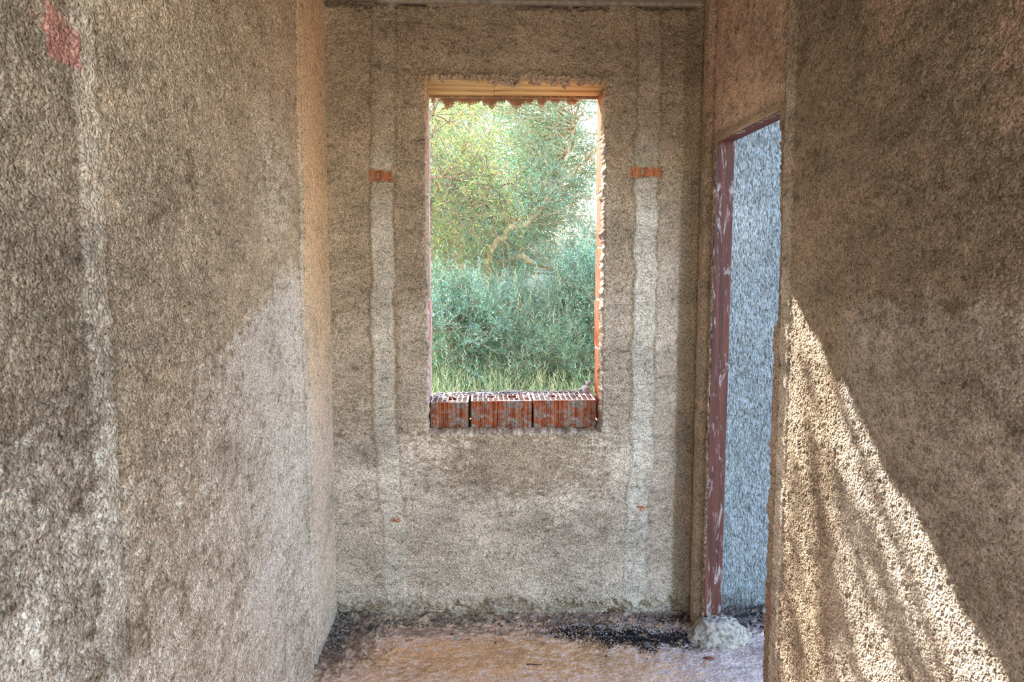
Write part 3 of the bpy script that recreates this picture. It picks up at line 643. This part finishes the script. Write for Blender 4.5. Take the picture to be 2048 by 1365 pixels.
def bushy(pl, limbs, centre, rad, nsec, ntw, nlf, L, W, cols, up=.35, twl=.30, corridor=1.0, shell=.55, droop=.2, ymin=4.4, stemr=.007, box=None):
    """limbs: polylines; secondaries run from them to points filling the crown"""
    r = pl.r; LP = np.concatenate(limbs); centre = np.array(centre); rad = np.array(rad)
    for i in range(nsec):
        for _ in range(30):
            v = r.standard_normal(3); v /= np.linalg.norm(v); e = centre+v*rad*(r.uniform(shell**3, 1)**(1/3))
            if e[1] > ymin and e[2] > gz(e[0], e[1])+.02: break
        dd = np.linalg.norm(LP-e, axis=1)+np.maximum(0, LP[:, 2]-e[2])*.5; s0 = LP[np.argsort(dd)[r.integers(0, 3)]]
        c = curve(s0, e, r, .10, 7); pl.stem(c, stemr*r.uniform(.7, 1.4), .002, 3)
        for j in range(ntw):
            t = r.uniform(.35, 1); k = int(t*5.99); f_ = t*6-k; p0 = c[k]*(1-f_)+c[min(k+1, 6)]*f_
            dv = (c[-1]-c[0])/np.linalg.norm(c[-1]-c[0])*.6+r.standard_normal(3)*.55+np.array((0, 0, up)); dv /= np.linalg.norm(dv)
            tl = twl*r.uniform(.5, 1.25); tw = curve(p0, p0+dv*tl, r, .07, 5, sag=droop); pl.stem(tw, .0022, .0009, 3)
            m = r.integers(int(nlf*.7), int(nlf*1.3)); tt = np.linspace(.12, 1, m); kk = np.minimum((tt*4).astype(int), 3); ff = (tt*4-kk)[:, None]
            P = tw[kk]*(1-ff)+tw[kk+1]*ff; ax = tw[kk+1]-tw[kk]; ax /= np.linalg.norm(ax, axis=1)[:, None]
            sd_ = np.cross(ax, r.standard_normal((m, 3))); sd_ /= np.linalg.norm(sd_, axis=1)[:, None]
            pl.leaves(P, ax*.75+sd_*.75+r.standard_normal((m, 3))*.15, L, W, cols, corridor=corridor)
GREEN = [(.18, .34, .18), (.26, .44, .22), (.13, .26, .15), (.34, .48, .22)]
BLUE = [(.28, .56, .46), (.42, .70, .62), (.16, .36, .30), (.50, .72, .52), (.74, .86, .74), (.24, .46, .24)]
YELL = [(.36, .46, .14), (.24, .42, .16), (.52, .54, .22), (.16, .34, .17), (.54, .32, .18)]
DUSK = [(.17, .33, .20), (.24, .43, .26), (.11, .22, .14), (.34, .46, .22), (.38, .54, .42)]

# main olive tree, right of centre: trunk off to the left foot, crooked branches crossing the view
def limb(pl, pts, r0, r1, n=4, seg=8):
    P = np.array(pts, float); t = np.linspace(0, len(P)-1, (len(P)-1)*n+1); k = np.minimum(t.astype(int), len(P)-2); f_ = (t-k)[:, None]
    f2 = f_*f_*(3-2*f_); Q = P[k]*(1-f2)*1.0+P[k+1]*f2; Q += pl.r.standard_normal(Q.shape)*.012; pl.stem(Q, r0, r1, seg); return Q
OBARK = plain('olive_bark', (.58, .40, .22), sc=30, var=.4, dist=.01)
pl = Plant(101)
l1 = limb(pl, [(.12, 7.3, .75), (.0, 7.1, 1.35), (.035, 7.1, 1.56), (.10, 7.1, 1.72), (.23, 7.1, 1.86), (.42, 7.2, 1.93), (.7, 7.8, 2.3), (.9, 8.0, 2.9)], .036, .014)
l2 = limb(pl, [(-.30, 7.2, .8), (-.26, 7.1, 1.3), (-.17, 7.1, 1.47), (-.30, 7.7, 1.8), (-.13, 7.6, 2.0), (.15, 7.6, 2.03), (.34, 7.6, 1.96)], .06, .008)
l3 = limb(pl, [(.04, 7.6, 1.56), (.36, 7.1, 1.59), (.58, 7.1, 1.52), (.72, 7.1, 1.41), (1.0, 7.2, 1.5)], .030, .015)
l4 = limb(pl, [(.9, 8.0, 2.9), (1.0, 8.2, 3.4), (1.1, 8.4, 3.9)], .014, .006)
l5 = limb(pl, [(.45, 7.6, 1.94), (1.0, 7.9, 2.6), (1.5, 8.2, 3.0)], .016, .006)
bushy(pl, [l1, l2, l3, l4, l5], (.12, 8.3, 2.70), (1.30, 1.0, 1.3), 560, 11, 22, .036, .0034, DUSK, corridor=.12, ymin=6.3, shell=.3, twl=.34)
bushy(pl, [l1[6:], l2, l3], (.35, 7.45, 1.80), (1.2, .65, .62), 200, 9, 20, .034, .0034, DUSK+BLUE[1:3], corridor=.3, ymin=6.6, shell=.1, twl=.28)
pl.build('olive_tree', OLIVE, 'grey green olive tree with crooked ochre branches, middle of the window', 'tree', loc=(.12, 7.3, .75), barkmat=OBARK)
# yellow green wispy tree on the left
pl = Plant(102)
a1 = limb(pl, [(-1.1, 6.6, .65), (-1.0, 6.5, 1.5), (-.7, 6.4, 2.2), (-.35, 6.3, 2.8)], .04, .012); a2 = limb(pl, [(-.7, 6.4, 2.2), (-.3, 6.4, 2.25), (.12, 6.5, 2.15)], .016, .006)
a3 = limb(pl, [(-1.0, 6.5, 1.5), (-1.2, 6.6, 2.3), (-1.0, 6.7, 3.0)], .03, .010)
bushy(pl, [a1, a2, a3], (-.45, 6.4, 2.35), (.78, .5, .85), 150, 8, 18, .045, .0032, YELL, corridor=.10, ymin=5.6, shell=.2, droop=.5, up=.1, twl=.36)
pl.build('wattle_tree', LEAFY, 'wispy yellow green tree at the left edge of the window view', 'tree', loc=(-1.1, 6.6, .65))
# far trees closing the view
for i, (cx, cy, cz, rx, rz, n, cols, lab) in enumerate(((-2.4, 12.5, 3.2, 1.8, 1.8, 240, GREEN, 'dull green tree far behind the wispy yellow one'), (-.2, 13, 3.1, 1.9, 1.5, 380, DUSK, 'dusky grey green tree far behind the olive branches'), (3.6, 12.5, 2.6, 1.8, 1.2, 170, GREEN, 'dull green tree far off beyond the right reveal'))):
    pl = Plant(110+i); g0 = float(gz(cx, cy)); t_ = limb(pl, [(cx, cy, g0-.1), (cx+.1, cy, g0+.6), (cx-.1, cy, cz), (cx, cy, cz+rz*.6)], .12, .03)
    t2 = limb(pl, [(cx, cy, g0+.4), (cx-rx*.5, cy, cz), (cx-rx*.7, cy, cz+.3)], .06, .02); t3 = limb(pl, [(cx, cy, g0+.4), (cx+rx*.5, cy, cz-.2), (cx+rx*.7, cy, cz+.3)], .06, .02)
    bushy(pl, [t_, t2, t3], (cx, cy, cz), (rx, 1.2, rz), n, 8, 13, .075, .010, cols, corridor=.1, ymin=9, shell=.3, twl=.5)
    pl.build('background_tree', OLIVE, lab, 'tree', loc=(cx, cy, g0))
# shrubs in the lower half
for i, (cx, cy, cz, rx, rz, n, cols, L, W, lab) in enumerate((
        (-.30, 6.1, 1.02, .50, .46, 140, BLUE, .0036, .034, 'blue green leafy shrub at lower left behind the sill bricks'),
        (.30, 6.7, 1.0, .62, .40, 130, BLUE, .0034, .032, 'pale blue green shrub at the centre below the crooked branch'),
        (.95, 6.4, 1.12, .46, .62, 150, BLUE, .0036, .034, 'dark blue green shrub at lower right against the orange reveal'),
        (.55, 5.9, .80, .50, .28, 70, DUSK, .0038, .032, 'low grey green shrub just beyond the right sill brick'),
        (-1.1, 6.4, 1.3, .6, .6, 60, DUSK, .0036, .034, 'grey green shrub hidden mostly behind the left reveal'))):
    pl = Plant(130+i); g0 = float(gz(cx, cy)); ls = []
    for k in range(5):
        a = k*1.26+i; ls.append(limb(pl, [(cx, cy, g0-.03), (cx+.15*math.cos(a), cy+.12*math.sin(a), g0+.25), (cx+rx*.6*math.cos(a), cy+.3*math.sin(a), cz+.1)], .014, .005, 3, 5))
    bushy(pl, ls, (cx, cy, cz), (rx, .40, rz), int(n*1.25), 8, 22, W, L, cols, corridor=.3, ymin=5.2, shell=.2, droop=.05, up=.6, twl=.26, stemr=.004)
    pl.build('shrub', OLIVE, lab, 'shrub', loc=(cx, cy, g0), barkmat=TWIG)
# grasses
def grass_patch(name, n, x0, x1, y0, y1, h0, h1, cols, lab, seed, w=.0035, head=0, mat=GRASS):
    r = np.random.default_rng(seed); x = r.uniform(x0, x1, n); y = r.uniform(y0, y1, n); k = 5
    cl = np.floor(r.uniform(0, n/9, n)).astype(int); cxs = r.uniform(x0, x1, n); cys = r.uniform(y0, y1, n); x = cxs[cl]+r.normal(0, .035, n); y = cys[cl]+r.normal(0, .035, n)
    h = r.uniform(h0, h1, n); a = r.uniform(0, 6.28, n); lean = r.uniform(.05, .95, n)*h; z = gz(x, y); t = np.linspace(0, 1, k)[None, :]
    px = x[:, None]+np.cos(a)[:, None]*lean[:, None]*t**2; py = y[:, None]+np.sin(a)[:, None]*lean[:, None]*t**2; pz = z[:, None]-.01+h[:, None]*(t-.25*(lean/h)[:, None]*t**3)
    b = r.uniform(0, 6.28, n); wx = (np.cos(b)[:, None]*w*(1-.92*t))*r.uniform(.6, 1.3, n)[:, None]; wy = (np.sin(b)[:, None]*w*(1-.92*t))
    L_ = np.stack([px-wx, py-wy, pz], -1); R_ = np.stack([px+wx, py+wy, pz], -1); V_ = np.stack([L_, R_], 2).reshape(-1, 3)
    base = (np.arange(n)*k*2)[:, None]+(np.arange(k-1)*2)[None, :]; base = base.reshape(-1, 1); F = base+np.array([[0, 1, 3, 2]])
    cols = np.array(cols); c = np.repeat(cols[r.integers(0, len(cols), n)]*r.uniform(.8, 1.2, (n, 1)), k*2, 0)
    F3 = None
    if head:                                                    # seed heads: small awned spikelets at the tips
        m = np.nonzero(r.random(n) < head)[0]; vv, cc = [], []
        for i in m:
            tip = np.array((px[i, -1], py[i, -1], pz[i, -1]))
            for j in range(9):
                p = tip+np.array((r.normal(0, .006), r.normal(0, .006), -.012*j+.03)); q = p+np.array((r.normal(0, .009), r.normal(0, .009), .022)); s = np.array((.0018, .0006, 0))
                vv += [p-s, p+s, q]; cc += [cols[0]*1.1]*3
        F3 = np.arange(len(vv)).reshape(-1, 3)+len(V_); V_ = np.concatenate([V_, np.array(vv)]); c = np.concatenate([c, np.array(cc)])
    return tag(raw(name, V_, F, F3, mat=mat, smooth=False, col=np.clip(c, 0, .9)), lab, 'grass', kind='stuff')
DRY = [(.86, .78, .50), (.78, .70, .42), (.90, .84, .62), (.66, .66, .36)]; FRESH = [(.32, .52, .24), (.40, .58, .28), (.24, .42, .22), (.56, .64, .34)]
grass_patch('dry_grass', 1050, -.50, .75, 5.0, 6.0, .15, .46, DRY, 'straw coloured dry grass beyond the left and middle sill bricks', 1, .0028, .35)
grass_patch('green_grass', 2600, -.9, 1.6, 5.0, 6.2, .15, .45, FRESH, 'fresh green grass blades between shrubs and window', 2, .0040)
grass_patch('tall_grass', 420, .10, .75, 6.2, 6.5, .45, .95, DRY, 'tall pale grass stems standing before the central shrub', 3, .0022, .2)
grass_patch('meadow_grass', 3500, -3, 4, 5.0, 9.0, .10, .30, FRESH+DRY, 'mixed short grass covering the slope outside', 4, .0050)
# overhanging tree high on the left: its sprays break the sunlight that falls through the opening
pl = Plant(160); b1 = limb(pl, [(-2.9, 7.0, .7), (-2.7, 7.0, 2.0), (-2.2, 7.1, 3.1), (-1.4, 7.2, 3.9)], .06, .02); g0 = float(gz(-2.9, 7.0))
b2 = limb(pl, [(-2.7, 7.0, 2.0), (-1.9, 6.8, 2.7), (-1.2, 6.6, 3.0), (-.8, 6.5, 3.2)], .03, .008)
HB = np.concatenate([b1, b2]); SN = np.array(SUN)
def back(y, z, s_): return np.array((XR, y, z))-SN*s_
for (ya, za, yb, zb, wd, n_) in ((2.06, 1.28, 1.52, .80, .030, 260), (2.20, 1.14, 1.98, .72, .022, 170), (1.98, .72, 1.75, .40, .035, 200), (2.12, .94, 2.02, .48, .016, 110), (1.88, .98, 1.50, .70, .045, 330),
        (2.30, 1.02, 2.24, .66, .014, 70), (1.75, .80, 1.30, .50, .060, 380), (2.02, 1.05, 1.84, .80, .030, 150), (2.25, .55, 2.15, .30, .03, 120), (2.26, 1.32, 2.18, 1.20, .020, 40)):
    A, B = back(ya, za, 4.7), back(yb, zb, 4.8); c = curve(A, B, pl.r, .03, 7); pl.stem(c, .011, .004, 5)
    s0 = HB[np.argmin(np.linalg.norm(HB-A, axis=1))]; pl.stem(curve(s0, A, pl.r, .05, 6), .007, .004, 3)
    n_ = int(n_*.8); wd *= .42; t = pl.r.random(n_)*5.99; k = t.astype(int); f_ = (t-k)[:, None]; P = c[k]*(1-f_)+c[np.minimum(k+1, 6)]*f_+pl.r.standard_normal((n_, 3))*wd
    pl.leaves(P, (B-A)/np.linalg.norm(B-A)+pl.r.standard_normal((n_, 3))*.6, .045, .0055, DUSK)
bushy(pl, [b1, b2], (-2.3, 7.4, 3.6), (1.2, .9, 1.1), 110, 7, 15, .05, .006, DUSK, corridor=.0, ymin=5.6, shell=.2)
pl.build('overhanging_tree', OLIVE, 'grey green tree whose sprays reach over from beyond the left reveal', 'tree', loc=(-2.9, 7.0, g0))
